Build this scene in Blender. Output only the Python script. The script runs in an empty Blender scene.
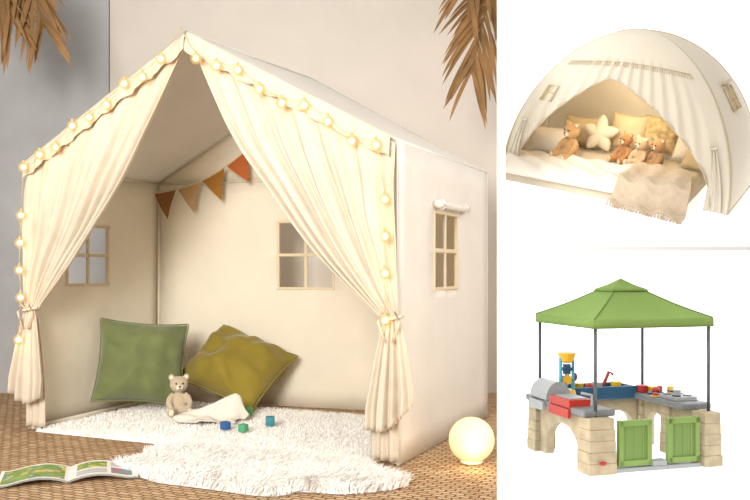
import bpy, bmesh, math, random
from mathutils import Vector, Matrix, Euler, noise
random.seed(7)
sc = bpy.context.scene
sc.view_settings.view_transform = 'Standard'
sc.view_settings.look = 'None'
sc.view_settings.exposure = 0.0
V = Vector
pi = math.pi

# ------------------------------------------------------------------ materials
def s2l(h):
    h = h.lstrip('#')
    o = []
    for i in (0, 2, 4):
        c = int(h[i:i+2], 16)/255
        o.append(c/12.92 if c <= .04045 else ((c+.055)/1.055)**2.4)
    return (o[0], o[1], o[2], 1)

def mat(name, col, rough=.8, var=.0, vscale=6, bump=0, bscale=200, transl=0, emis=0, ecol=None, metal=0, sheen=0, bdist=.01):
    m = bpy.data.materials.new(name); m.use_nodes = True
    nt = m.node_tree; n = nt.nodes; l = nt.links
    b = n['Principled BSDF']; out = n['Material Output']
    c = s2l(col)
    b.inputs['Base Color'].default_value = c
    b.inputs['Roughness'].default_value = rough
    b.inputs['Metallic'].default_value = metal
    b.inputs['Sheen Weight'].default_value = sheen
    if rough > .6: b.inputs['Specular IOR Level'].default_value = .2
    tc = n.new('ShaderNodeTexCoord')
    csock = None
    if var:
        t = n.new('ShaderNodeTexNoise'); t.inputs['Scale'].default_value = vscale; t.inputs['Detail'].default_value = 5
        l.new(tc.outputs['Object'], t.inputs['Vector'])
        r = n.new('ShaderNodeValToRGB')
        r.color_ramp.elements[0].position = .3; r.color_ramp.elements[1].position = .7
        r.color_ramp.elements[0].color = tuple(x*(1-var) for x in c[:3])+(1,)
        r.color_ramp.elements[1].color = tuple(min(1, x*(1+var)) for x in c[:3])+(1,)
        l.new(t.outputs['Fac'], r.inputs['Fac']); l.new(r.outputs['Color'], b.inputs['Base Color'])
        csock = r.outputs['Color']
    if bump:
        t2 = n.new('ShaderNodeTexNoise'); t2.inputs['Scale'].default_value = bscale; t2.inputs['Detail'].default_value = 3
        l.new(tc.outputs['Object'], t2.inputs['Vector'])
        bp = n.new('ShaderNodeBump'); bp.inputs['Strength'].default_value = bump; bp.inputs['Distance'].default_value = bdist
        l.new(t2.outputs['Fac'], bp.inputs['Height']); l.new(bp.outputs['Normal'], b.inputs['Normal'])
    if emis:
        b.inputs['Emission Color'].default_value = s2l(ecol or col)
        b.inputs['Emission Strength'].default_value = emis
    if transl:
        tr = n.new('ShaderNodeBsdfTranslucent'); tr.inputs['Color'].default_value = c
        if csock: l.new(csock, tr.inputs['Color'])
        mx = n.new('ShaderNodeMixShader'); mx.inputs[0].default_value = transl
        l.new(b.outputs[0], mx.inputs[1]); l.new(tr.outputs[0], mx.inputs[2]); l.new(mx.outputs[0], out.inputs['Surface'])
    return m

canvas = mat('canvas_cream', '#efe9e0', .9, .03, 5, .35, 9, transl=.25, bdist=.012)
canvas_in = mat('canvas_inner', '#f8f0df', .9, .03, 5, .4, 7, transl=.38, bdist=.015)
muslin = mat('muslin_curtain', '#e6dac6', .9, .05, 12, .4, 45, transl=.28, bdist=.004)
trimtan = mat('window_trim_tan', '#d6c4a2', .85)
pole_m = mat('pole_white', '#e9dfcf', .6)
plushm = mat('plush_mat', '#f5f1e9', .95, .06, 20, .8, 60, sheen=.3)
furm = mat('faux_fur', '#f9f6f1', .9, .05, 30, transl=.25)
greenf = mat('velvet_green', '#6a7146', .8, .1, 8, .4, 120, sheen=.25, bdist=.003)
olivef = mat('velvet_olive', '#857328', .8, .12, 8, .4, 120, sheen=.2, bdist=.003)
glow_lam = mat('white_laminate_glow', '#fbfbfb', .6, emis=.62, ecol='#ffffff')  # emission added so the cabinet panels read as brightly lit white
edge_glow = mat('cabinet_edge_glow', '#dcdcdc', .6, emis=.22, ecol='#ffffff')  # weaker added glow on the shelf edge, which is no lamp
dark = mat('black_plastic', '#17120f', .3)

# ------------------------------------------------------------------ mesh builder
class MB:
    def __init__(s): s.v = []; s.f = []; s.m = []
    def add(s, vs, fs, mi=0):
        o = len(s.v); s.v += [V(p) for p in vs]
        s.f += [tuple(i+o for i in f) for f in fs]; s.m += [mi]*len(fs)
    def box(s, c, size, mi=0, rot=None):
        x, y, z = [a/2 for a in size]
        vs = [V((a*x, b*y, d*z)) for d in (-1, 1) for b in (-1, 1) for a in (-1, 1)]
        if rot: vs = [rot @ p for p in vs]
        s.add([p+V(c) for p in vs], [(0, 2, 3, 1), (4, 5, 7, 6), (0, 1, 5, 4), (2, 6, 7, 3), (0, 4, 6, 2), (1, 3, 7, 5)], mi)
    def ell(s, c, r, mi=0, rot=None, nu=20, nv=12):
        if not hasattr(r, '__len__'): r = (r, r, r)
        vs = []; fs = []
        for j in range(1, nv):
            ph = pi*j/nv
            for i in range(nu):
                th = 2*pi*i/nu
                vs.append(V((r[0]*math.sin(ph)*math.cos(th), r[1]*math.sin(ph)*math.sin(th), r[2]*math.cos(ph))))
        vs.append(V((0, 0, r[2]))); vs.append(V((0, 0, -r[2])))
        for j in range(nv-2):
            for i in range(nu):
                a = j*nu+i; b = j*nu+(i+1) % nu
                fs.append((a, a+nu, b+nu, b))
        T = len(vs)-2; B = T+1
        for i in range(nu):
            fs.append((T, i, (i+1) % nu)); k = (nv-2)*nu
            fs.append((B, k+(i+1) % nu, k+i))
        if rot: vs = [rot @ p for p in vs]
        s.add([p+V(c) for p in vs], fs, mi)
    def tube(s, pts, r, mi=0, n=8, cap=True):
        pts = [V(p) for p in pts]; rr = r if hasattr(r, '__len__') else [r]*len(pts)
        vs = []; fs = []
        up = V((0, 0, 1))
        for k, p in enumerate(pts):
            d = (pts[min(k+1, len(pts)-1)]-pts[max(k-1, 0)]).normalized()
            a = d.cross(up)
            if a.length < .05: a = d.cross(V((1, 0, 0)))
            a.normalize(); b = d.cross(a)
            for i in range(n):
                t = 2*pi*i/n; vs.append(p+(a*math.cos(t)+b*math.sin(t))*rr[k])
        for k in range(len(pts)-1):
            for i in range(n):
                fs.append((k*n+i, k*n+(i+1) % n, (k+1)*n+(i+1) % n, (k+1)*n+i))
        if cap:
            fs.append(tuple(range(n))); fs.append(tuple(reversed(range((len(pts)-1)*n, len(pts)*n))))
        s.add(vs, fs, mi)
    def grid(s, fn, nu, nv, mi=0, skip=None, mfn=None):
        vs = [fn(i/nu, j/nv) for j in range(nv+1) for i in range(nu+1)]
        o = len(s.v); s.v += [V(p) for p in vs]
        for j in range(nv):
            for i in range(nu):
                if skip and skip((i+.5)/nu, (j+.5)/nv): continue
                a = j*(nu+1)+i+o
                s.f.append((a, a+1, a+nu+2, a+nu+1)); s.m.append(mfn((i+.5)/nu, (j+.5)/nv) if mfn else mi)
    def obj(s, name, mats, parent=None, smooth=True, bevel=0, solid=0, sub=0, mw=None, auto=None):
        me = bpy.data.meshes.new(name)
        me.from_pydata([tuple(p) for p in s.v], [], s.f); me.validate(verbose=False)
        if len(me.polygons) == len(s.m):
            me.polygons.foreach_set('material_index', s.m)
        for m in (mats if isinstance(mats, (list, tuple)) else [mats]): me.materials.append(m)
        me.polygons.foreach_set('use_smooth', [smooth]*len(me.polygons))
        bm = bmesh.new(); bm.from_mesh(me); bmesh.ops.remove_doubles(bm, verts=bm.verts, dist=1e-6)
        if bm.faces and not solid: bmesh.ops.recalc_face_normals(bm, faces=bm.faces)
        bm.to_mesh(me); bm.free()
        o = bpy.data.objects.new(name, me); sc.collection.objects.link(o)
        if parent: o.parent = parent
        if mw is not None: o.matrix_world = mw
        if solid:
            md = o.modifiers.new('solid', 'SOLIDIFY'); md.thickness = solid; md.offset = 0
        if bevel:
            md = o.modifiers.new('bevel', 'BEVEL'); md.width = bevel; md.segments = 3; md.limit_method = 'ANGLE'; md.angle_limit = .6
        if sub:
            md = o.modifiers.new('sub', 'SUBSURF'); md.levels = sub; md.render_levels = sub
        return o

def empty(name, mw=None):
    e = bpy.data.objects.new(name, None); sc.collection.objects.link(e); e.empty_display_size = .05
    if mw is not None: e.matrix_world = mw
    return e

def lerp(a, b, t): return a+(b-a)*t
def poly(pts, t):
    n = len(pts)-1; x = min(max(t, 0), .99999)*n; i = int(x)
    def P(k): return V(pts[min(max(k, 0), n)])
    p0, p1, p2, p3 = P(i-1), P(i), P(i+1), P(i+2); f = x-i
    return .5*((2*p1)+(p2-p0)*f+(2*p0-5*p1+4*p2-p3)*f*f+(3*p1-p0-3*p2+p3)*f**3)

# ------------------------------------------------------------------ room
def jute():
    m = bpy.data.materials.new('woven_jute'); m.use_nodes = True
    nt = m.node_tree; n = nt.nodes; l = nt.links; b = n['Principled BSDF']
    tc = n.new('ShaderNodeTexCoord'); mp = n.new('ShaderNodeMapping'); mp.inputs['Rotation'].default_value = (0, 0, .42)
    l.new(tc.outputs['Object'], mp.inputs['Vector'])
    br = n.new('ShaderNodeTexBrick'); br.inputs['Scale'].default_value = 1
    br.inputs['Brick Width'].default_value = .040; br.inputs['Row Height'].default_value = .019
    br.inputs['Mortar Size'].default_value = .0026; br.inputs['Mortar Smooth'].default_value = .8; br.inputs['Bias'].default_value = 0
    br.inputs['Color1'].default_value = s2l('#cfb08c'); br.inputs['Color2'].default_value = s2l('#b3916d'); br.inputs['Mortar'].default_value = s2l('#765a40')
    ns = n.new('ShaderNodeTexNoise'); ns.inputs['Scale'].default_value = 25
    l.new(tc.outputs['Object'], ns.inputs['Vector'])
    vm = n.new('ShaderNodeVectorMath'); vm.operation = 'SCALE'; vm.inputs['Scale'].default_value = .012
    l.new(ns.outputs['Color'], vm.inputs[0])
    va = n.new('ShaderNodeVectorMath'); va.operation = 'ADD'
    l.new(mp.outputs[0], va.inputs[0]); l.new(vm.outputs[0], va.inputs[1]); l.new(va.outputs[0], br.inputs['Vector'])
    l.new(br.outputs['Color'], b.inputs['Base Color'])
    iv = n.new('ShaderNodeMath'); iv.operation = 'SUBTRACT'; iv.inputs[0].default_value = 1; l.new(br.outputs['Fac'], iv.inputs[1])
    bp = n.new('ShaderNodeBump'); bp.inputs['Strength'].default_value = 1; bp.inputs['Distance'].default_value = .01
    l.new(iv.outputs[0], bp.inputs['Height']); l.new(bp.outputs[0], b.inputs['Normal'])
    b.inputs['Roughness'].default_value = .95; b.inputs['Specular IOR Level'].default_value = .1
    return m
mb = MB(); mb.box((-.1, 1.1, -.05), (5.4, 6.3, .1)); mb.obj('floor', jute(), smooth=False)
plaster = mat('plaster_beige', '#cfc6bb', .9, .05, 2.5, .25, 14)
plaster2 = mat('plaster_grey', '#a9a9a9', .9, .12, 3, .4, 10)
groove = mat('groove_dark', '#5d554d', .9)
mb = MB()
mb.box((-2.04, 4.2, 1.35), (1.48, .1, 2.7), 1)
mb.box((.65, 4.2, 1.35), (3.89, .1, 2.7), 0)
mb.box((-1.297, 4.22, 1.35), (.012, .08, 2.7), 2)
mb.obj('wall_back', [plaster, plaster2, groove], smooth=False)
mb = MB(); mb.box((-2.83, 1.1, 1.35), (.1, 6.3, 2.7)); mb.obj('wall_left', plaster2, smooth=False)
mb = MB(); mb.box((2.64, 1.1, 1.35), (.1, 6.3, 2.7)); mb.obj('wall_right', plaster, smooth=False)

# ------------------------------------------------------------------ playhouse tent (large canvas house)
B = V((-1.300, 3.185, 0)); A = V((.067, 2.582, 0)); C = V((.455, 3.456, 0)); K = V((-1.002, 3.922, 0))
E1 = (A-B).normalized(); E2 = V((.404, .915, 0)); NF = -E2; Wd = (A-B).length
EH = .995; apF = (A+B)/2+V((-.01, 0, 1.400)); apB = (C+K)/2+V((0, 0, 1.43))
up = V((0, 0, 1))
house = empty('canvas_playhouse_tent', Matrix.Translation((A+B+C+K)/4))
def H(o):
    o.parent = house; o.matrix_parent_inverse = house.matrix_world.inverted(); return o
def FP(s, z, off=0): return B+E1*s+up*z+NF*off

def wallp(name, p0, p1, hole, m, bulge=.012, fr=True):
    L = (p1-p0).length; d = (p1-p0).normalized(); nrm = V((d.y, -d.x, 0))
    s0, s1, z0, z1 = hole
    xs = sorted(set([0, L]+[s0, s1, (s0+s1)/2-.007, (s0+s1)/2+.007]+[L*i/14 for i in range(1, 14) if not (s0-.01 < L*i/14 < s1+.01)]))
    zm = (z0+z1)/2
    zs = sorted(set([0.004, EH]+[z0, z1, zm-.007, zm+.007]+[EH*i/12 for i in range(1, 12) if not (z0-.01 < EH*i/12 < z1+.01)]))
    b = MB(); vs = []
    for z in zs:
        for x in xs:
            q = math.sin(pi*x/L)*math.sin(pi*z/EH)
            w = .004*math.sin(9*x+4*z)*q
            vs.append(p0+d*x+up*z-nrm*(bulge*q+w))
    nx = len(xs); fs = []
    for j in range(len(zs)-1):
        for i in range(nx-1):
            cx = (xs[i]+xs[i+1])/2; cz = (zs[j]+zs[j+1])/2
            if s0 < cx < s1 and z0 < cz < z1 and abs(cx-(s0+s1)/2) > .007 and abs(cz-zm) > .007: continue
            a = j*nx+i; fs.append((a, a+1, a+nx+1, a+nx))
    b.add(vs, fs)
    H(b.obj(name, m, solid=.004))
    # window trim
    f = MB()
    def Q(x, z):
        q = math.sin(pi*x/L)*math.sin(pi*z/EH); return p0+d*x+up*z-nrm*(bulge*q+.004*math.sin(9*x+4*z)*q)
    r = Matrix(((d.x, -nrm.x, 0), (d.y, -nrm.y, 0), (0, 0, 1)))
    t = .011
    cx = (s0+s1)/2
    for (c, sz) in [((s0, zm), (t, .012, z1-z0+t)), ((s1, zm), (t, .012, z1-z0+t)), ((cx, z0), (s1-s0+t, .012, t)), ((cx, z1), (s1-s0+t, .012, t)),
                    ((cx, zm), (.012, .010, z1-z0)), ((cx, zm), (s1-s0, .010, .012))]:
        f.box(Q(*c), sz, 0, r)
    H(f.obj(name+'_opening_trim', trimtan, smooth=False, bevel=.002))
    return Q, d, nrm
Qr, dr, nr = wallp('canvas_side_right', A, C, (.345, .60, .535, .80), canvas)
wallp('canvas_side_left', B, K, (.21, .46, .54, .78), canvas_in)
wallp('canvas_rear', K, C, (.61, .87, .52, .81), canvas_in, bulge=-.012)
# rolled blind above right window
g = MB(); p0 = Qr(.33, .825)+nr*.016; p1 = Qr(.66, .825)+nr*.016
g.tube([lerp(p0, p1, i/10) for i in range(11)], [.013+.0015*math.sin(i*2.1) for i in range(11)], 0, 12)
for t in (.12, .88):
    c = lerp(p0, p1, t)
    g.tube([c+up*(.017*math.cos(a))+nr*(.017*math.sin(a)) for a in [2*pi*i/12 for i in range(13)]], .003, 0, 6)
H(g.obj('rolled_window_blind', [canvas, trimtan]))
# back gable
g = MB()
cE, kE = C+up*EH, K+up*EH
g.grid(lambda u, v: lerp(lerp(kE, cE, u), apB, v) + E2*(-.01)*math.sin(pi*u)*math.sin(pi*v), 14, 8)
H(g.obj('canvas_gable_back', canvas_in, solid=.004))
# roof
for nm, fe, be in (('canvas_roof_right', A, C), ('canvas_roof_left', B, K)):
    g = MB()
    f0, b0 = fe+up*EH, be+up*EH
    def rf(u, v, f0=f0, b0=b0):
        p = lerp(lerp(f0, apF, v), lerp(b0, apB, v), u)
        return p-up*(.014*math.sin(pi*u)*math.sin(pi*v))+up*.003*math.sin(14*v+6*u)*math.sin(pi*u)
    g.grid(rf, 20, 20); H(g.obj(nm, canvas, solid=.004))
# poles + seams
g = MB()
for p in (A, B, C, K):
    c = (A+B+C+K)/4; q = p+(c-p).normalized()*.010
    g.tube([q+up*.01, q+up*(EH-.01)], .006, 0, 10)
for a_, b_ in ((apF, apB), (A+up*EH, C+up*EH), (B+up*EH, K+up*EH), (K+up*EH, C+up*EH), (apB, K+up*EH), (apB, C+up*EH), (apF, A+up*EH), (apF, B+up*EH)):
    cc = (A+B+C+K)/4+up*.9
    g.tube([a_+(cc-a_).normalized()*.010, b_+(cc-b_).normalized()*.010], .0045, 0, 8)
g.tube([A+E2*.02+up*.012-E1*.02, C-E1*.02+up*.012], .009, 0, 8); g.tube([B+E1*.02+up*.012, K+E1*.02+up*.012], .009, 0, 8)
H(g.obj('tent_frame_poles', canvas_in))
# piping on edges of right wall
g = MB()
for a_, b_ in ((A+up*.01, A+up*EH), (C+up*.01, C+up*EH), (A+up*EH, C+up*EH), (apF, apB), (A+up*EH, apF), (B+up*EH, apF), (apB, C+up*EH)):
    g.tube([a_, b_], .0035, 0, 6)
H(g.obj('seam_piping', canvas))

# curtains
def curtain(side):
    if side == 'left':
        inner = [(.735, 1.375), (.57, 1.086), (.4335, .875), (.250, .65), (.075, .455)]
        outer = [(.022, .985), (.020, .86), (.020, .73), (.016, .6), (.014, .455)]; sg = 1
    else:
        inner = [(.745, 1.375), (.905, 1.08), (1.060, .868), (1.245, .64), (1.456, .45)]
        outer = [(Wd-.0, .985), (Wd+.006, .86), (Wd+.008, .73), (Wd+.010, .6), (Wd+.018, .45)]; sg = -1
    ph = 1.3 if sg > 0 else .4
    def fn(u, v):
        I = poly([(a, b, 0) for a, b in inner], v); O = poly([(a, b, 0) for a, b in outer], v)
        p = lerp(I, O, u)
        amp = .002+.019*math.sin(pi*min(1, v*1.02+.0))**.7
        amp *= (1-.35*v)
        f = math.sin(2*pi*(7*u**.8)+ph+.8*math.sin(3*v)) + .4*math.sin(2*pi*16*u+2*v+ph) + 1.2*noise.noise(V((u*9, v*4, ph)))
        lift = .03*(1-abs(2*u-1)**2)*math.sin(pi*v)
        return FP(p.x, p.y, .010+.016*min(1, v*4)+amp*f*.75+lift*.4)
    g = MB(); g.grid(fn, 110, 44)
    # tail below tie
    sc0 = .046 if sg > 0 else Wd-.003
    def tail(u, v):
        w = .045+.105*min(1, v*1.25)**.8
        z = .455-v*(.275+.05*math.sin(2.6*u+.6)+ (.04*u if sg > 0 else .05*(1-u)-.02))
        ctr = sc0+(.004*v if sg > 0 else -.0*v)
        f = math.sin(2*pi*4*u+ph)+.4*math.sin(2*pi*9*u)
        return FP(ctr+(u-.5)*w, z, .034+(.006+.018*v)*f*.7+.02*v)
    g.grid(tail, 60, 20)
    def under(u, v):
        w = .035+.055*min(1, v*1.5)
        z = .42-v*(.40)
        ctr = (.050 if sg > 0 else Wd-.036)
        return FP(ctr+(u-.5)*w, z, .012+.007*math.sin(2*pi*3*u)*v)
    g.grid(under, 30, 20)
    H(g.obj('curtain_'+side, muslin, solid=.0025))
    t = MB()
    c = FP(sc0, .455, .03)
    t.tube([c+E1*(.032*math.cos(a))+NF*(.022*math.sin(a))+up*.006*math.cos(a) for a in [2*pi*i/20 for i in range(21)]], .006, 0, 6)
    for k in (-1, 1):
        t.tube([c+NF*.022, c+NF*.03+E1*.02*k+up*.02, c+NF*.03+E1*.035*k-up*.01, c+NF*.028+E1*.012*k-up*.07], .0035, 0, 6)
    H(t.obj('tieback_'+side, muslin))
curtain('left'); curtain('right')
# soft wavy valance
g = MB()
for sgn in (0, 1):
    e = (B if sgn == 0 else A)+up*EH
    def val(u, v, e=e):
        p = lerp(apF, e, u*.985)
        drop = .062+.012*abs(math.sin(pi*8*u+.4))
        ruff = .006*math.sin(2*pi*8*u+.6)+.003*math.sin(2*pi*19*u)
        return p+up*(.006-v*drop)+NF*(.022+.014*v**.5+ruff*v)
    g.grid(val, 120, 8)
H(g.obj('scalloped_valance', muslin, solid=.002))

# string lights
bulbm = mat('bulb_glow', '#ffd58a', .4, emis=5, ecol='#ffdf9c')
wire = mat('wire_copper', '#b79f78', .5)
glow = bpy.data.materials.new('bulb_halo'); glow.use_nodes = True  # see-through emissive shell, stands in for the amber halo around each bulb
gn = glow.node_tree.nodes; gk = glow.node_tree.links; gn.remove(gn['Principled BSDF'])
ge = gn.new('ShaderNodeEmission'); ge.inputs[0].default_value = (1, .62, .20, 1); ge.inputs[1].default_value = 1.25
gt = gn.new('ShaderNodeBsdfTransparent'); gm = gn.new('ShaderNodeMixShader'); gm.inputs[0].default_value = .30
gk.new(gt.outputs[0], gm.inputs[1]); gk.new(ge.outputs[0], gm.inputs[2]); gk.new(gm.outputs[0], gn['Material Output'].inputs[0])
LL = []
for i in range(9):
    u = .10+.105*i
    LL.append(lerp(apF, B+up*EH, u)-up*(.050+.016*math.sin(i*2.3))+NF*.064)
for z, so in ((.80, .012), (.70, .006), (.60, .004), (.50, .01), (.345, .0)): LL.append(B+up*z+NF*.066+E1*(so+.022))
rp = []
for i in range(9):
    u = .09+.107*i
    rp.append(lerp(apF, A+up*EH, u)-up*(.052+.018*math.sin(i*1.9+1))+NF*.064)
for z in (.81, .70, .59, .45): rp.append(A+up*z+NF*.060-E1*.014)
allp = LL+rp
g = MB()
for p in allp:
    g.ell(p, .0095, 0, None, 14, 10); g.ell(p, .0185, 2, None, 18, 12); g.ell(p+up*.020, (.005, .005, .007), 1, None, 8, 6)
for P in (LL, rp):
    Q = [apF+NF*.05-up*.01]+P
    for i in range(len(Q)-1):
        a_, b_ = Q[i]+up*.022, Q[i+1]+up*.022
        g.tube([lerp(a_, b_, t)-up*.012*math.sin(pi*t) for t in [k/6 for k in range(7)]], .0012, 1, 5)
strl = g.obj('string_lights', [bulbm, wire, glow])
for i, p in enumerate(allp):
    ld = bpy.data.lights.new('bulb_light_%d' % i, 'POINT'); ld.energy = .11; ld.color = (1, .55, .20); ld.shadow_soft_size = .012
    lo = bpy.data.objects.new('bulb_light_%d' % i, ld); lo.location = p+NF*.025-up*.012; sc.collection.objects.link(lo); lo.parent = strl

# bunting
g = MB()
b0 = V((-.995, 3.83, .945)); b1 = V((-.47, 3.69, 1.20)); 
S = [lerp(b0, b1, t)-up*.060*math.sin(pi*t) for t in [i/60 for i in range(61)]]
g.tube(S, .0025, 0, 5)
for k, t in enumerate((.10, .315, .53, .745)):
    a = S[int(round((t-.10)*60))]; c = S[int(round((t+.10)*60))]; m_ = (a+c)/2; dd = (c-a).normalized()
    pr = (-up-dd*(-up).dot(dd)).normalized()
    tip = m_+(pr*.7-up*.3).normalized()*.125
    ml_, mr_ = lerp(a, tip, .5)+NF*.006, lerp(c, tip, .5)+NF*.006
    g.add([a, c, tip, ml_, mr_], [(0, 1, 4, 3), (3, 4, 2)], 1+k)
g.obj('pennant_bunting', [mat('twine', '#cdb892', .8), mat('flag_brown', '#8a5f38', .9, .05, 40), mat('flag_tan', '#b08f63', .9, .05, 40), mat('flag_mustard', '#9a6a2c', .9, .05, 40), mat('flag_rust', '#a85c30', .9, .05, 40)], solid=.0015, smooth=False)

# ------------------------------------------------------------------ soft things
def blades(name, roots, length, width, m, lean=.6, seed=1):
    rnd = random.Random(seed); vs = []; fs = []
    for p in roots:
        a = rnd.uniform(0, 2*pi); cl = noise.noise(p*14)*2.2+a*.35
        d = V((math.cos(cl), math.sin(cl), 0)); L = length*rnd.uniform(.6, 1.15); w = width*rnd.uniform(.7, 1.3)
        s = V((-math.sin(a), math.cos(a), 0))*w; k = len(vs)
        m1 = p+up*L*.55+d*L*lean*.35; tp = p+up*L*.75+d*L*lean*1.1
        vs += [p-s, p+s, m1-s*.8, m1+s*.8, tp]; fs += [(k, k+1, k+3, k+2), (k+2, k+3, k+4)]
    me = bpy.data.meshes.new(name); me.from_pydata([tuple(p) for p in vs], [], fs); me.materials.append(m)
    me.polygons.foreach_set('use_smooth', [True]*len(me.polygons))
    o = bpy.data.objects.new(name, me); sc.collection.objects.link(o); return o

# plush mat inside the tent
def inT(s, t):
    left = lerp(B, K, t/.8); right = lerp(A, C, t/.96)
    return lerp(left, right, s)
g = MB()
def matf(u, v):
    t = lerp(-.02, .73, v); p = inT(lerp(.035, .945, u), t)
    e = min(u, 1-u, v, 1-v)
    h = .020*min(1, e*14)**.5+.004*noise.noise(p*12)*min(1, e*10)
    return p+up*(.002+max(0, h))
g.grid(matf, 90, 60)
base_o = g.obj('plush_play_mat', plushm)
rnd = random.Random(3); roots = []
for i in range(14000):
    u, v = rnd.random(), rnd.random()**1.3
    roots.append(matf(u, v))
o = blades('plush_pile', roots, .011, .0018, furm, .9, 5); o.parent = base_o

# fur rug
rc = V((-.375, 2.50, 0)); ra = (A-B).normalized(); rb = V((-ra.y, ra.x, 0))
def rugr(a):
    return 1+.09*math.sin(3*a+.6)+.06*math.sin(5*a+2)+.05*math.sin(9*a)
def rugp(a, r):
    c, s = math.cos(a), math.sin(a)
    sx = math.copysign(abs(c)**.8, c); sy = math.copysign(abs(s)**.8, s)
    return rc+ra*(.43*r*rugr(a)*sx)+rb*(.195*r*rugr(a)*sy)
roots = []
for i in range(22000):
    a = rnd.uniform(0, 2*pi); r = math.sqrt(rnd.random()); p = rugp(a, r)
    p.z = .014*(1-r**6)+.003+.012*max(0, noise.noise(p*9)); roots.append(p)
g = MB(); n_ = 60
vs = [rugp(2*pi*i/n_, .97)+up*.002 for i in range(n_)]+[rugp(2*pi*i/n_, .9)+up*.014 for i in range(n_)]+[rc+up*.016]
fs = [(i, (i+1) % n_, n_+(i+1) % n_, n_+i) for i in range(n_)]+[(n_+i, n_+(i+1) % n_, 2*n_) for i in range(n_)]
g.add(vs, fs)
rug = g.obj('faux_fur_rug', furm)
o = blades('fur_pile', roots, .036, .0021, furm, .95, 9); o.parent = rug

def pillow(name, w, h, T, m, mw, parent=None, n=28, wr=.012, pinch=.10):
    g = MB()
    def P(u, v, sg):
        a, b = 2*u-1, 2*v-1
        x = w/2*a*(1-pinch*(1-b*b)); y = h/2*b*(1-pinch*(1-a*a))
        t = T/2*((1-abs(a)**2.4)*(1-abs(b)**2.4))**.6
        wv = wr*w*2*noise.noise(V((a*2.2, b*2.2, sg*3+w*9)))*min(1, 6*(1-max(abs(a), abs(b))))
        cr = wr*.5*w*math.sin(14*math.atan2(b, a))*max(0, max(abs(a), abs(b))-.45)*min(1, 8*(1-max(abs(a), abs(b))))
        return V((x, y, sg*(t+(wv+cr)*.8)))
    g.grid(lambda u, v: P(u, v, 1), n, n); g.grid(lambda u, v: P(1-u, v, -1), n, n)
    e = [P(t, 0, 0) for t in [i/n for i in range(n)]]+[P(1, t, 0) for t in [i/n for i in range(n)]]+[P(1-t, 1, 0) for t in [i/n for i in range(n)]]+[P(0, 1-t, 0) for t in [i/n for i in range(n+1)]]
    g.tube([V((p.x, p.y, 0)) for p in e], .0035*w/.36, 0, 6, False)
    o = g.obj(name, m, sub=1)
    if parent: o.parent = parent; o.matrix_local = mw
    else: o.matrix_world = mw
    return o
def TR(loc, rot): return Matrix.Translation(V(loc)) @ Euler([math.radians(a) for a in rot], 'XYZ').to_matrix().to_4x4()
pillow('throw_pillow', .36, .35, .21, greenf, TR((-.962, 3.50, .222), (70, 5, 14)), wr=.06, pinch=.08)
pillow('throw_pillow', .40, .34, .24, olivef, Matrix.Translation(V((-.585, 3.60, .192))) @ Euler((math.radians(43), 0, math.radians(-4)), 'XYZ').to_matrix().to_4x4() @ Matrix.Rotation(math.radians(-27), 4, 'Z'), wr=.07, pinch=.08)

# ------------------------------------------------------------------ teddy bears
def teddy(name, mw, furcol, muzcol, parent=None, bd=.004):
    fm = mat('plush_'+furcol[1:], furcol, .95, .1, 30, .6, 60, sheen=.4, bdist=bd)
    mm = mat('muzzle_'+muzcol[1:], muzcol, .95)
    g = MB()
    g.ell((0, .02, .27), (.19, .16, .25)); g.ell((0, -.02, .16), (.17, .16, .15))
    g.ell((0, -.02, .69), (.205, .18, .185)); g.ell((0, -.13, .64), (.12, .09, .09))
    for s in (-1, 1):
        g.ell((s*.165, .0, .85), (.075, .045, .075))
        g.tube([(s*.12, 0, .46), (s*.2, -.06, .38), (s*.235, -.14, .28), (s*.21, -.2, .22)], [.07, .075, .07, .06], 0, 12)
        g.ell((s*.205, -.205, .21), .066)
        g.tube([(s*.09, -.02, .12), (s*.15, -.18, .11), (s*.19, -.34, .10)], [.1, .095, .085], 0, 12)
        g.ell((s*.2, -.38, .115), (.085, .06, .105))
    o = g.obj(name, fm)
    r = o.modifiers.new('rem', 'REMESH'); r.mode = 'VOXEL'; r.voxel_size = .02; r.use_smooth_shade = True
    sm = o.modifiers.new('smooth', 'SMOOTH'); sm.factor = .5; sm.iterations = 4
    if parent: o.parent = parent; o.matrix_local = mw
    else: o.matrix_world = mw
    k = MB()
    k.ell((0, -.185, .635), (.085, .055, .062), 0)
    for s in (-1, 1):
        k.ell((s*.165, -.03, .85), (.045, .022, .045), 0); k.ell((s*.2, -.43, .115), (.055, .02, .07), 0)
        k.ell((s*.075, -.185, .725), .021, 1, None, 12, 8)
    k.ell((0, -.235, .66), (.032, .018, .022), 1, None, 12, 8)
    k.tube([(0, -.242, .645), (0, -.24, .615), (.03, -.23, .6)], .006, 1, 5); k.tube([(0, -.24, .615), (-.03, -.23, .6)], .006, 1, 5)
    f = k.obj('face_and_paw_pads', [mm, dark]); f.parent = o
    return o
teddy('teddy_bear', TR((-.775, 3.36, .028), (0, 0, 18)) @ Matrix.Scale(.175, 4), '#bba88c', '#dccfb9')

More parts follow.
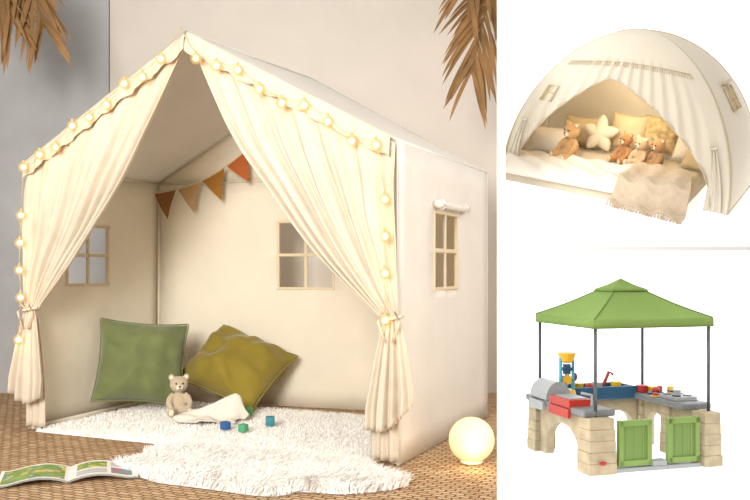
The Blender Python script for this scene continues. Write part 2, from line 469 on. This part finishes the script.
# comforter cloth : loose muslin square, one corner pulled up into a soft peak
g = MB()
cc = V((-.62, 3.22, .028))
def cl(u, v):
    a, b = 2*u-1, 2*v-1
    x = .125*a*(1-.15*b*b)+.02*math.sin(3*b); y = .075*b*(1-.2*a*a)+.01*math.sin(4*a)
    d2 = ((a-.35)**2*2.2+(b-.2)**2*2.6)
    z = .085*math.exp(-d2*2.2)+.030*math.exp(-((a+.45)**2*3+(b)**2*2))
    ang = math.atan2(b-.2, a-.35); rr = math.sqrt((a-.35)**2+(b-.2)**2)
    z += .010*math.sin(6*ang)*min(1, rr*2)*math.exp(-rr*.7)+.010*max(0, noise.noise(V((a*3, b*3, 2))))
    x += .035*math.exp(-d2*3)
    return cc+V((x, y, max(.004, z+.006)))
g.grid(cl, 60, 40)
g.obj('baby_comforter_cloth', mat('cotton_gauze', '#e6decf', .9, .04, 30, .5, 90, transl=.15, bdist=.004), solid=.003)

# toy blocks
for (x, y, c, r, s) in ((-.500, 3.33, '#4f8a53', 20, .034), (-.535, 3.04, '#2f5a94', 40, .028), (-.385, 3.12, '#2b7a86', 10, .032), (-.465, 3.00, '#4b9a6d', 60, .026)):
    g = MB(); g.box((0, 0, 0), (s, s, s)); g.box((0, 0, s/2+.0005), (s*.6, s*.6, .002)); g.box((0, -s/2-.0005, 0), (s*.6, .002, s*.6))
    g.obj('toy_block', mat('painted_wood_'+c[1:], c, .5), bevel=.003, mw=TR((x, y, .030+s/2), (0, 0, r)))

# magazine
pw, ph_ = .205, .20
pm = [mat('paper', '#e9e6de', .6), mat('print_green', '#7f9a4c', .5, .35, 30), mat('print_teal', '#5f8f86', .5, .3, 40), mat('print_yellow', '#cdb95a', .5, .3, 40), mat('print_pink', '#b06a8c', .5), mat('ink', '#7a7a74', .6)]
g = MB()
def pg(sg):
    def f(u, v):
        x = sg*u*pw; z = .004+.020*math.sin(pi*min(1, u*1.15))**1*(1-u*.5)+.002
        return V((x, (v-.5)*ph_, z))
    return f
def ml(u, v):
    if .06 < u < .94 and .06 < v < .94: return 1 if noise.noise(V((u*5, v*5, 1))) > -.1 else (2 if noise.noise(V((u*9, v*9, 4))) > 0 else 3)
    return 0
def mr(u, v):
    if .1 < u < .55 and .5 < v < .9: return 1 if noise.noise(V((u*7, v*7, 8))) > -.15 else 3
    if .62 < u < .92 and .12 < v < .5: return 4 if noise.noise(V((u*8, v*8, 3))) > .1 else 2
    if (.1 < u < .55 and .12 < v < .42 or .62 < u < .92 and .58 < v < .88) and int(v*44) % 2: return 5
    return 0
g.grid(pg(-1), 36, 44, mfn=ml); g.grid(pg(1), 36, 44, mfn=mr)
for sg in (-1, 1):
    for k in range(3):
        g.grid(lambda u, v, sg=sg, k=k: pg(sg)(u, v)-V((-sg*.001*k, 0, .0018*(k+1))), 12, 2)
g.obj('open_magazine', pm, smooth=True, mw=TR((-.885, 2.46, .005), (0, 0, 18)) @ Matrix.Scale(.92, 4))

# globe lamp
g = MB(); g.ell((0, 0, .071), (.071, .071, .070), 0, None, 40, 24)
g.tube([(0, 0, .0), (0, 0, .008)], .035, 1, 24)
lm = mat('frosted_globe', '#f0dcb0', .5, emis=.48, ecol='#ffd890')
gl = g.obj('globe_lamp', [lm, pole_m], mw=Matrix.Translation((.300, 2.64, 0.002)))
ld = bpy.data.lights.new('globe_glow', 'POINT'); ld.energy = .6; ld.color = (1, .75, .4); ld.shadow_soft_size = .07
lo = bpy.data.objects.new('globe_glow', ld); lo.location = (0, -.09, .05); sc.collection.objects.link(lo); lo.parent = gl

# ------------------------------------------------------------------ dried palm fronds in vases
palm = mat('dried_palm', '#94714a', .8, .25, 9, .3, 40, transl=.2)
vase_m = mat('vase_clay', '#b9a892', .8, .05, 8, .3, 30)
def frond(name, base, paths, nleaf, ll, seed, start=.35):
    rnd = random.Random(seed); g = MB()
    prof = [(.0, .0), (.09, .0), (.13, .12), (.12, .3), (.06, .42), (.05, .5), (.065, .53)]
    n = 24; vs = []; fs = []
    for r, z in prof:
        for i in range(n): vs.append(V(base)+V((r*math.cos(2*pi*i/n), r*math.sin(2*pi*i/n), z+.001)))
    for j in range(len(prof)-1):
        for i in range(n): fs.append((j*n+i, j*n+(i+1) % n, (j+1)*n+(i+1) % n, (j+1)*n+i))
    g.add(vs, fs, 1)
    for P in paths:
        pts = [poly(P, t/40) for t in range(41)]
        g.tube(pts, [.009*(1-.75*i/40)+.001 for i in range(41)], 0, 6)
        for k in range(nleaf):
            t = start+(1-start)*k/nleaf; p = poly(P, t); d = (poly(P, min(1, t+.02))-poly(P, t-.02)).normalized()
            for s in (-1, 1):
                sd = d.cross(V((0, -1, 0))).normalized()*s
                dirv = (d*.9+sd*rnd.uniform(.35, .85)+V((0, rnd.uniform(-.3, .3), -.2))).normalized()
                L = ll*rnd.uniform(.75, 1.1)*(1-.35*abs(2*((t-start)/(1-start))-1))
                w = .0095*rnd.uniform(.8, 1.2); wv = dirv.cross(V((0, -1, .2))).normalized()
                vs = []; fs = []
                for q in range(8):
                    f = q/7; c = p+dirv*L*f-up*(L*.35*f*f); ww = w*math.sin(pi*(.12+.88*f))**.6 if f < 1 else 0
                    vs += [c-wv*ww+V((0, -.3*ww, 0)), c+V((0, .2*ww, 0)), c+wv*ww+V((0, -.3*ww, 0))]
                for q in range(7):
                    for h in (0, 1): fs.append((q*3+h, q*3+h+1, q*3+h+4, q*3+h+3))
                g.add(vs, fs, 0)
    return g.obj(name, [palm, vase_m])
frond('dried_palm_in_vase', (1.25, 3.75, 0), [[(1.25, 3.75, .3), (1.2, 3.7, 1.4), (.80, 3.55, 2.0), (.50, 3.42, 1.76), (.38, 3.38, 1.38)],
      [(1.25, 3.75, .3), (1.3, 3.72, 1.5), (.90, 3.5, 2.2), (.55, 3.4, 2.02), (.36, 3.36, 1.72)]], 34, .26, 4, .52)
frond('dried_palm_in_vase', (-2.25, 3.75, 0), [[(-2.25, 3.75, .3), (-2.2, 3.7, 1.5), (-1.86, 3.55, 2.06), (-1.50, 3.5, 1.92), (-1.36, 3.5, 1.60)],
      [(-2.25, 3.75, .3), (-2.25, 3.7, 1.5), (-1.96, 3.55, 2.0), (-1.62, 3.5, 1.86), (-1.49, 3.5, 1.62)]], 28, .24, 8, .5)

# ------------------------------------------------------------------ white display cabinet
y0, y1 = 1.6125, 2.52
def xin(y): return .2429+.165*(y-y0)
def xout(y): return .2315+.165*(y-y0)
XR = 1.30; ZT = 1.52; zf = .161; zs0, zs1 = .6368, .6452
cab = empty('display_cabinet', Matrix.Translation((.75, 2.05, 0)))
def CC(o): o.parent = cab; o.matrix_parent_inverse = cab.matrix_world.inverted(); return o
def prism(poly2, z0, z1, mi=0):
    g = MB(); n = len(poly2)
    vs = [V((x, y, z0)) for x, y in poly2]+[V((x, y, z1)) for x, y in poly2]
    fs = [tuple(reversed(range(n))), tuple(range(n, 2*n))]+[(i, (i+1) % n, n+(i+1) % n, n+i) for i in range(n)]
    g.add(vs, fs, mi); return g
CC(prism([(xout(y0), y0), (xin(y0), y0), (xin(y1), y1), (xout(y1), y1)], 0, ZT).obj('side_panel_left', glow_lam, smooth=False))
CC(prism([(XR, y0), (XR+.02, y0), (XR+.02, y1), (XR, y1)], 0, ZT).obj('side_panel_right', glow_lam, smooth=False))
CC(prism([(xin(y0), y0), (XR, y0), (XR, y1), (xin(y1), y1)], 0, zf).obj('plinth_base', glow_lam, smooth=False))
CC(prism([(xout(y1), y1), (XR+.02, y1), (XR+.02, y1+.02), (xout(y1), y1+.02)], 0, ZT).obj('back_panel', glow_lam, smooth=False))
CC(prism([(xin(y0), y0+.003), (XR, y0+.003), (XR, y1), (xin(y1), y1)], zs0, zs1).obj('shelf_board', glow_lam, smooth=False))
CC(prism([(xin(y0), y0-.001), (XR, y0-.001), (XR, y0+.003), (xin(y0), y0+.003)], zs0, zs1).obj('shelf_edge_strip', edge_glow, smooth=False))
t25 = math.tan(math.radians(25))
g = MB()
ya = 1.65
zz = lambda y: zs1+(y-ya)*t25
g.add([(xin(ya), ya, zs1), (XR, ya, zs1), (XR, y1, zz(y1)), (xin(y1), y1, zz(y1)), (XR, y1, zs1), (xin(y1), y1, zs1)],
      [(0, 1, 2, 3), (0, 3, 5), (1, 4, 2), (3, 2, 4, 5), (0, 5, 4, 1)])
CC(g.obj('sloped_display_deck', glow_lam, smooth=False))

# ------------------------------------------------------------------ dome play tent on the sloped deck
c25, s25 = math.cos(math.radians(25)), math.sin(math.radians(25))
vh = V((0, c25, s25)); nn = V((0, -s25, c25)); d1 = V((1, 0, 0))*.8355+vh*-.5495; d2 = V((1, 0, 0))*.5495+vh*.8355
RM = Matrix(((d1.x, d2.x, nn.x), (d1.y, d2.y, nn.y), (d1.z, d2.z, nn.z))).to_4x4()
DT = empty('dome_play_tent', Matrix.Translation((.600, 2.0325, .8242)) @ RM @ Matrix.Scale(.75, 4))
def D(o): o.parent = DT; return o
ha, hb, hh = .350, .170, .452
dc_out = mat('dome_canvas', '#e0d8c8', .9, .02, 8, .3, 20, transl=.12, bdist=.004)
dc_trim = mat('dome_piping', '#c6b899', .9)
mesh_m = mat('window_mesh', '#b9a57e', .9, bump=.3, bscale=300, bdist=.001)
corn = [V((-ha, -hb, 0)), V((ha, -hb, 0)), V((ha, hb, 0)), V((-ha, hb, 0))]
def ds(side, a, ph, off=0):
    p0, p1 = corn[side], corn[(side+1) % 4]; t = (a+1)/2
    q = lerp(p0, p1, t); nm = V(((p1-p0).y, -(p1-p0).x, 0)).normalized()
    p = q*(math.cos(ph)**1.04)+V((0, 0, hh*math.sin(ph)**1.04))
    p += nm*(.022*(1-a*a)*math.sin(2*ph)+off*math.cos(ph))+V((0, 0, off*math.sin(ph)))
    return p
g = MB()
for sd in (1, 2, 3): g.grid(lambda u, v, sd=sd: ds(sd, 2*u-1, v*pi/2*.999), 24, 24)
D(g.obj('dome_shell', dc_out, solid=.003))
a0 = -.18
def phopen(a):
    if a < a0:
        x = min(1, max(0, (a0-a)/(.90+a0))); return math.radians(47)*(1-x**1.35)**.58
    x = min(1, max(0, (a-a0)/(.87-a0))); return math.radians(47)*(1-x**1.4)**.54
g = MB()
def fr(u, v):
    a = 2*u-1; p0 = phopen(a); ph = lerp(p0, pi/2*.999, v)
    w = max(0, 1-(ph-p0)/.6)
    off = .006*math.sin(a*46)*w if ph < 1.0 else 0
    return ds(0, a, ph, off+.004)
g.grid(fr, 140, 26)
D(g.obj('front_panel_with_curtains', dc_out, solid=.002))
g = MB()
for sd, a in ((0, -1), (0, 1), (2, -1), (2, 1)):
    g.tube([ds(sd, a, t*pi/2/24, .001) for t in range(25)], .004, 0, 6)
g.tube([ds(0, -.90+1.77*t/60, phopen(-.90+1.77*t/60), .006) for t in range(61)], .002, 0, 5)
for sd in (1, 2, 3): g.tube([ds(sd, 2*t/20-1, .01) for t in range(21)], .004, 0, 6)
g.ell((0, 0, hh), (.02, .014, .006), 0)
D(g.obj('tent_poles_and_piping', dc_trim))
# fringe
g = MB()
def fz(t): return math.radians(53)+.05*math.sin(pi*t)
g.tube([ds(0, -.85+1.7*t/60, fz(t/60), .008) for t in range(61)], .0012, 0, 5)
for t in range(56):
    a = -.85+1.7*t/55; p = ds(0, a, fz(t/55), .008); q = ds(0, a, fz(t/55)-.042, .009)
    g.tube([p, q], [.0007, .0013], 0, 5)
D(g.obj('tassel_fringe', dc_trim))
# windows
g = MB()
def win(side, ac, pc, da, dp):
    g.grid(lambda u, v: ds(side, ac+(u-.5)*da, pc+(v-.5)*dp, .005), 4, 4, 1)
    R = [(-.5, -.5), (.5, -.5), (.5, .5), (-.5, .5), (-.5, -.5)]
    g.tube([ds(side, ac+x*da, pc+y*dp, .006) for x, y in R], .0024, 0, 5)
    g.tube([ds(side, ac+x*da, pc+y*dp, .007) for x, y in ((0, -.5), (0, .5))], .0018, 0, 5)
    g.tube([ds(side, ac+x*da, pc+y*dp, .007) for x, y in ((-.5, 0), (.5, 0))], .0018, 0, 5)
win(1, -.25, .72, .46, .17)
win(0, -.80, .64, .13, .12)
g.tube([ds(1, -.25-.25, .83, .010), ds(1, -.25+.25, .83, .010)], .005, 0, 8)
D(g.obj('mesh_windows', [dc_trim, mesh_m]))
# curtain tails / ties
g = MB()
for (ac, wd) in ((-.91, .13), (.88, .14)):
    def tl(u, v, ac=ac, wd=wd):
        w = wd*(.35+.65*v); a = ac+(u-.5)*w
        return ds(0, a, .42*(1-v)+.005, .008+.004*math.sin(2*pi*2.5*u))
    g.grid(tl, 24, 20)
    g.tube([ds(0, ac-.03, .42, .012), ds(0, ac, .41, .016), ds(0, ac+.03, .42, .012)], .003, 0, 6)
D(g.obj('tied_curtain_tails', dc_out, solid=.002))
# mattress and sheet
sheet = mat('white_sheet', '#e2dcd2', .9, .02, 12, .35, 14, bdist=.006)
g = MB()
def mt(u, v):
    x = lerp(-.325, .235, u); y = lerp(-.245, .125, v)
    e = min(min(u, 1-u)*.57, min(v, 1-v)*.365)
    z = .048*min(1, (e/.018))**.5 if e < .018 else .048
    z += .004*noise.noise(V((x*14, y*14, 0)))+.003*math.sin(x*40+y*20)*math.exp(-((y+.2)/.08)**2)
    return V((x, y, max(.001, z)))
g.grid(mt, 90, 60)
g.add([(-.325, -.245, .001), (.235, -.245, .001), (.235, .125, .001), (-.325, .125, .001)], [(0, 1, 2, 3)])
D(g.obj('floor_mattress', mat('mattress_ticking', '#c8bca8', .9)))
g = MB()
def qt(u, v):
    x = lerp(-.33, .10, u); y = lerp(-.256, -.10+.02*math.sin(3*u), v)
    z = .060+.014*noise.noise(V((x*13, y*13, 3)))+.004*math.sin(x*60+y*90)
    if v < .14: z = lerp(.028, z, (v/.14)**.5)
    return V((x, y, z))
g.grid(qt, 60, 24)
D(g.obj('folded_duvet', sheet, solid=.006))
lin = mat('linen_beige', '#ccb893', .9, .05, 30, .3, 80, bdist=.002); wht = mat('pillow_white', '#e6decf', .9, .02, 30, .3, 60, bdist=.002)
knit = mat('knit_pattern', '#bda679', .9, .35, 60, .5, 120, bdist=.002)
for loc, w, h, T, m, r in (((-.262, -.03, .083), .14, .095, .05, wht, (62, 0, 10)), ((-.19, .08, .10), .13, .10, .05, lin, (70, 0, 0)),
                           ((-.04, .10, .115), .13, .12, .05, lin, (74, 0, 0)), ((.065, .10, .120), .12, .12, .045, knit, (74, 0, 0)), ((.175, .07, .115), .12, .12, .05, wht, (70, 0, -12)),
                           ((.205, .03, .09), .10, .085, .045, lin, (66, 0, -16))):
    pillow('bed_cushion', w, h, T, m, TR(loc, r), DT, 14)
# star pillow
g = MB()
def star(sg):
    def f(u, v):
        a = 2*pi*u; k = (a*5/(2*pi)) % 1; R = lerp(.066, .035, 1-abs(2*k-1))
        r = v*R; return V((r*math.sin(a), sg*.018*(1-v**2.2)**.6, r*math.cos(a)))
    return f
g.grid(star(1), 60, 10); g.grid(star(-1), 60, 10)
o = D(g.obj('star_pillow', mat('star_fabric', '#ddd0b4', .9), sub=1)); o.matrix_local = TR((-.113, .045, .110), (-12, 0, 0))
for loc, s, c, c2, rz in (((-.168, -.065, .048), .132, '#c69c68', '#e2d0b0', -28), ((-.010, -.005, .048), .105, '#b5824e', '#e0c8a4', -30), ((.043, -.022, .048), .105, '#d6b890', '#e8dcc6', -28), ((.096, -.022, .048), .108, '#ba9164', '#e0ccac', -38)):
    teddy('teddy_bear', TR(loc, (0, 0, rz)) @ Matrix.Scale(s, 4), c, c2, DT, bd=.001)
# throw blanket
g = MB()
def bl(u, v):
    x = lerp(.055, .215, u)+.02*math.sin(2.2*v)+(.03*(u-.5))*v*2; y = lerp(-.095, -.290, v)-.03*u*v
    z = .078 if y > -.250 else max(.010, .078-(-.250-y)*2.6)
    z += .009*math.sin(u*17+2*v)*(.4+.6*v)+.0018*math.sin(v*130)+.010*max(0, noise.noise(V((x*20, y*16, 5))))
    return V((x, y, max(.005, z)))
g.grid(bl, 60, 160)
for i in range(30):
    u = i/29; p = bl(u, 1); g.tube([p, p+V((.004*math.sin(i), -.010, -p.z+.003))], .0013, 0, 5)
D(g.obj('knitted_throw_blanket', mat('knit_taupe', '#c6b49c', .95, .08, 60, .4, 150, bdist=.002), solid=.004))
ld = bpy.data.lights.new('tent_fill', 'POINT'); ld.energy = .75; ld.color = (1, .80, .52); ld.shadow_soft_size = .04  # added fill lamp to warm the dome interior, no fixture modelled
lo = bpy.data.objects.new('tent_fill', ld); lo.location = (0, -.02, .28); sc.collection.objects.link(lo); lo.parent = DT

# ------------------------------------------------------------------ canopy activity playhouse
PW, PL = .385, .34
PH = empty('canopy_activity_playhouse', Matrix.Translation((.635*.75, 2.45*.75, zf+.0008)) @ Matrix.Rotation(math.radians(16.5), 4, 'Z') @ Matrix.Scale(.75, 4))
def Pq(o): o.parent = PH; return o
stone = mat('moulded_stone', '#b3a488', .75, .16, 25, .5, 35, bdist=.005)
greenp = mat('green_plastic', '#7b974c', .5); greend = mat('green_plastic_dark', '#708a45', .5)
cloth = mat('green_canopy', '#78904c', .85, .04, 8, .3, 60, bdist=.003)
grey = mat('post_grey', '#55585c', .4, metal=.2); ctop = mat('counter_grey', '#77787a', .5, .1, 60)
blue = mat('blue_plastic', '#24506f', .4); red = mat('red_plastic', '#ad2f22', .4); yel = mat('yellow_plastic', '#e6b020', .4)
lg = mat('light_grey_plastic', '#9da0a2', .4); cy = mat('cyan_plastic', '#2d9cb5', .4)
# stacked stone pillars
def pillar(g, cx, cy_, w, d, h, seed):
    r = random.Random(seed); z = 0; n = 5
    for k in range(n):
        hh_ = h/n; f = 1.08-.03*k+r.uniform(-.02, .02)
        g.box((cx+r.uniform(-.001, .001), cy_, z+hh_/2), (w*f, d*f, hh_*1.01)); z += hh_
g = MB()
pillar(g, .005, .0, .085, .065, .160, 1); pillar(g, PW-.008, .0, .058, .065, .160, 2); pillar(g, PW, PL, .055, .055, .163, 3); pillar(g, .0, PL, .06, .055, .163, 4)
pillar(g, PW-.005, PL*.52, .05, .045, .156, 5); pillar(g, PW*.5, PL+.005, .05, .05, .156, 6)
Pq(g.obj('stone_pillars', stone, smooth=False, bevel=.003))
def arch(g, p0, p1, th, h, ow, oh, mi=0):
    p0, p1 = V(p0), V(p1); L = (p1-p0).length; d = (p1-p0).normalized(); nm = V((-d.y, d.x, 0))*th/2
    c = L/2; pr = [(0, 0), (c-ow/2, 0)]
    for i in range(13):
        a = pi-pi*i/12; pr.append((c+ow/2*math.cos(a), oh-ow/2*.8+ow/2*.8*math.sin(a)))
    pr += [(c+ow/2, 0), (L, 0), (L, h), (0, h)]
    n = len(pr); vs = [p0+d*x+up*z+nm for x, z in pr]+[p0+d*x+up*z-nm for x, z in pr]
    fs = [(i, (i+1) % n, n+(i+1) % n, n+i) for i in range(n)]
    g.add(vs, fs+[tuple(range(n)), tuple(reversed(range(n, 2*n)))], mi)
g = MB()
arch(g, (0, .03, 0), (0, PL-.03, 0), .03, .155, .20, .115)
arch(g, (PW, .03, 0), (PW, PL*.5, 0), .03, .155, .09, .115); arch(g, (PW, PL*.54, 0), (PW, PL-.03, 0), .03, .155, .09, .115)
arch(g, (.03, PL, 0), (PW*.47, PL, 0), .03, .155, .11, .115); arch(g, (PW*.53, PL, 0), (PW-.03, PL, 0), .03, .155, .11, .115)
Pq(g.obj('arched_side_walls', stone, smooth=False, bevel=.004))
# counters
g = MB()
g.box((.012, PL*.5+.01, .170), (.105, PL+.03, .020), 0)
g.box((PW-.02, PL*.55, .170), (.105, PL*.95, .020), 0)
g.box((PW*.5, PL-.01, .170), (PW-.08, .11, .020), 1)
Pq(g.obj('countertops', [ctop, blue], smooth=False, bevel=.006))
# blue water trough
g = MB()
for (x, y, sx, sy) in ((PW*.5, PL-.06, PW-.13, .012), (PW*.5, PL+.04, PW-.13, .012), (.075, PL-.01, .012, .10), (PW-.075, PL-.01, .012, .10)):
    g.box((x, y, .190), (sx, sy, .025), 0)
g.box((PW*.5, PL-.01, .184), (PW-.14, .09, .003), 1)
for i, x in enumerate((.13, .2, .27)):
    g.tube([(x, PL-.02, .188), (x, PL-.02, .213)], [.014, .018], 2+i % 2, 12)
g.tube([(.23, PL, .19), (.25, PL-.01, .245), (.262, PL-.015, .235)], .006, 4, 8)
g.tube([(.10, PL-.03, .19), (.11, PL-.03, .23)], .004, 4, 8); g.ell((.11, PL-.03, .235), (.010, .006, .014), 4)
g.ell((.165, PL-.03, .20), (.014, .014, .014), 4)
Pq(g.obj('water_trough', [blue, cy, yel, lg, red], smooth=False, bevel=.002))
# left counter: sink basin, grey hood, red panel
g = MB()
g.box((-.005, .13, .188), (.08, .12, .024), 1); g.box((-.005, .13, .201), (.058, .09, .003), 0)
n = 14; vs = []
for s in (.215, .325):
    for i in range(n+1):
        a = pi*i/n; vs.append(V((.0+.044*math.cos(a), s, .180+.055*math.sin(a))))
g.add(vs, [(i, i+1, n+2+i, n+1+i) for i in range(n)]+[tuple(range(n+1)), tuple(reversed(range(n+1, 2*n+2)))], 0)
g.box((-.044, .13, .160), (.010, .12, .028), 1)
g.box((-.046, .27, .160), (.010, .09, .028), 0)
g.tube([(.03, .07, .18), (.03, .07, .212), (.0, .08, .218)], .005, 0, 8)
Pq(g.obj('sink_and_grill_hood', [lg, red], smooth=False, bevel=.004))
# sand and water wheel tower
g = MB(); tx, ty = .045, .245
for s in (-1, 1): g.box((tx+s*.022, ty, .245), (.006, .012, .13), 0)
g.tube([(tx, ty, .290), (tx, ty, .296), (tx, ty, .322)], [.012, .022, .030], 1, 16)
g.tube([(tx, ty, .18), (tx, ty, .205)], [.032, .026], 1, 16)
g.tube([(tx, ty-.008, .270), (tx, ty+.008, .270)], .013, 2, 14); g.tube([(tx, ty-.008, .237), (tx, ty+.008, .237)], .014, 1, 14)
for i in range(6):
    a = i*pi/3; g.box((tx+.014*math.cos(a), ty, .270+.014*math.sin(a)), (.008, .014, .008), 2); g.box((tx+.015*math.cos(a+.4), ty, .237+.015*math.sin(a+.4)), (.008, .014, .008), 3)
Pq(g.obj('sand_water_wheel_tower', [cy, yel, blue, lg], smooth=False, bevel=.001))
# right counter toys
g = MB()
g.box((PW-.02, .12, .186), (.075, .09, .012), 0)
for k, (x, y) in enumerate(((PW-.04, .10), (PW, .10), (PW-.04, .145), (PW, .145))):
    g.tube([(x, y, .192), (x, y, .195)], .014, 4, 14)
g.tube([(PW-.03, .22, .181), (PW-.03, .22, .185), (PW-.03, .22, .188)], [.018, .026, .027], 3, 16)
g.ell((PW-.03, .22, .195), (.014, .014, .010), 1)
g.tube([(PW-.0, .185, .181), (PW-.0, .185, .210)], .011, 2, 12)
g.tube([(PW-.005, .235, .181), (PW-.005, .235, .205)], .009, 1, 12)
g.tube([(PW-.045, .275, .181), (PW-.045, .275, .204)], [.016, .02], 1, 14); g.box((PW-.01, .27, .190), (.03, .035, .018), 2)
g.tube([(PW-.06, .18, .181), (PW-.06, .18, .184)], .016, 2, 14); g.ell((PW-.06, .18, .188), (.009, .009, .006), 1)
g.tube([(PW-.04, .10, .195), (PW-.04, .10, .212)], [.013, .015], 0, 14); g.tube([(PW-.055, .10, .208), (PW-.085, .08, .214)], .0035, 4, 6)
Pq(g.obj('toy_stove_and_dishes', [lg, red, yel, blue, dark], smooth=False, bevel=.0015))
# posts
g = MB()
zE = .440
corners = [(0, 0), (PW, 0), (PW, PL), (0, PL)]
for x, y in corners: g.tube([(x, y, .15), (x, y, zE-.004)], .0052, 0, 10)
for i in range(4):
    a_, b_ = corners[i], corners[(i+1) % 4]; g.tube([(a_[0], a_[1], zE-.008), (b_[0], b_[1], zE-.008)], .004, 0, 8)
Pq(g.obj('canopy_posts', grey))
# canopy
g = MB(); oh = .010
cxy = V((PW/2, PL/2, 0)); apx = cxy+up*(zE+.112)
ec = [V((-oh, -oh, zE)), V((PW+oh, -oh, zE)), V((PW+oh, PL+oh, zE)), V((-oh, PL+oh, zE))]
for i in range(4):
    a_, b_ = ec[i], ec[(i+1) % 4]
    def cp(u, v, a_=a_, b_=b_):
        p = lerp(lerp(a_, b_, u), apx, v*.86); return p-up*(.012*math.sin(pi*u)*(1-v)*math.sin(pi*min(1, v+.15))+.006*math.sin(pi*v))
    g.grid(cp, 16, 14)
    g.grid(lambda u, v, a_=a_, b_=b_: lerp(a_, b_, u)-up*(v*.024), 10, 2)
    # top vent cap
    k0 = lerp(a_, apx, .70)+up*.006; k1 = lerp(b_, apx, .70)+up*.006; tp = apx+up*.006
    g.grid(lambda u, v, k0=k0, k1=k1, tp=tp: lerp(lerp(k0, k1, u), tp, v)-up*(.003*math.sin(pi*v)), 8, 6)
    g.grid(lambda u, v, k0=k0, k1=k1: lerp(k0, k1, u)-up*(v*.006), 6, 1)
Pq(g.obj('canopy_roof', cloth, solid=.002))
g = MB()
for i in range(4):
    g.tube([lerp(ec[i], apx, t*.86/10)+up*(.002-.006*math.sin(pi*t/10)) for t in range(11)], .0018, 0, 5)
    g.tube([ec[i]-up*.024, ec[(i+1) % 4]-up*.024], .0016, 0, 5)
Pq(g.obj('canopy_seams', mat('canopy_seam', '#667e40', .8)))
# doors
def door(g, x0, x1):
    w = x1-x0; o = V((x0, -.016, 0))
    def bx(c, s, mi): g.box(o+V(c), s, mi)
    z0, z1 = .018, .150; cz = (z0+z1)/2; h = z1-z0
    bx((w/2, 0, cz), (w-.008, .010, h-.01), 1)
    for x in (.008, w-.008): bx((x, -.003, cz), (.015, .015, h), 0)
    for z in (z0+.008, z1-.009): bx((w/2, -.003, z), (w, .015, .017), 0)
    for k in range(1, 4): bx((w*k/4, -.0055, cz), (.003, .003, h-.03), 0)
g = MB()
door(g, .062, .172); door(g, .226, .336)
Pq(g.obj('half_doors', [greenp, greend], smooth=False, bevel=.0025))
g = MB(); g.box((PW/2, -.005, .007), (PW-.09, .045, .012)); g.box((.199, -.01, .02), (.05, .03, .016))
Pq(g.obj('door_sill', lg, smooth=False, bevel=.003))
g = MB(); g.ell((.0, -.040, .035), (.013, .003, .006), 0); Pq(g.obj('oval_badge', red))

# ------------------------------------------------------------------ lights, world, camera
def area(name, loc, tgt, size, e, col=(1, 1, 1), spread=180):
    ld = bpy.data.lights.new(name, 'AREA'); ld.energy = e; ld.size = size; ld.color = col; ld.spread = math.radians(spread)
    o = bpy.data.objects.new(name, ld); o.location = loc; sc.collection.objects.link(o)
    o.rotation_euler = (V(tgt)-V(loc)).to_track_quat('-Z', 'Y').to_euler(); return o
area('key_softbox', (-1.1, -.5, 1.5), (-.75, 3.2, .66), 1.2, 36, (1, .975, .93), 75)
area('side_softbox', (2.3, 3.05, 1.5), (.2, 3.1, .6), 1.2, 24, (1, .98, .94))
w = bpy.data.worlds.new('world'); sc.world = w; w.use_nodes = True
w.node_tree.nodes['Background'].inputs[0].default_value = (1, .975, .945, 1); w.node_tree.nodes['Background'].inputs[1].default_value = .82

cd = bpy.data.cameras.new('camera'); cam = bpy.data.objects.new('camera', cd); sc.collection.objects.link(cam)
cam.location = (0, 0, .6); cam.rotation_euler = (pi/2, 0, 0)
cd.sensor_width = 36; cd.lens = 40.8; cd.shift_y = 20/750; cd.clip_start = .05
sc.camera = cam
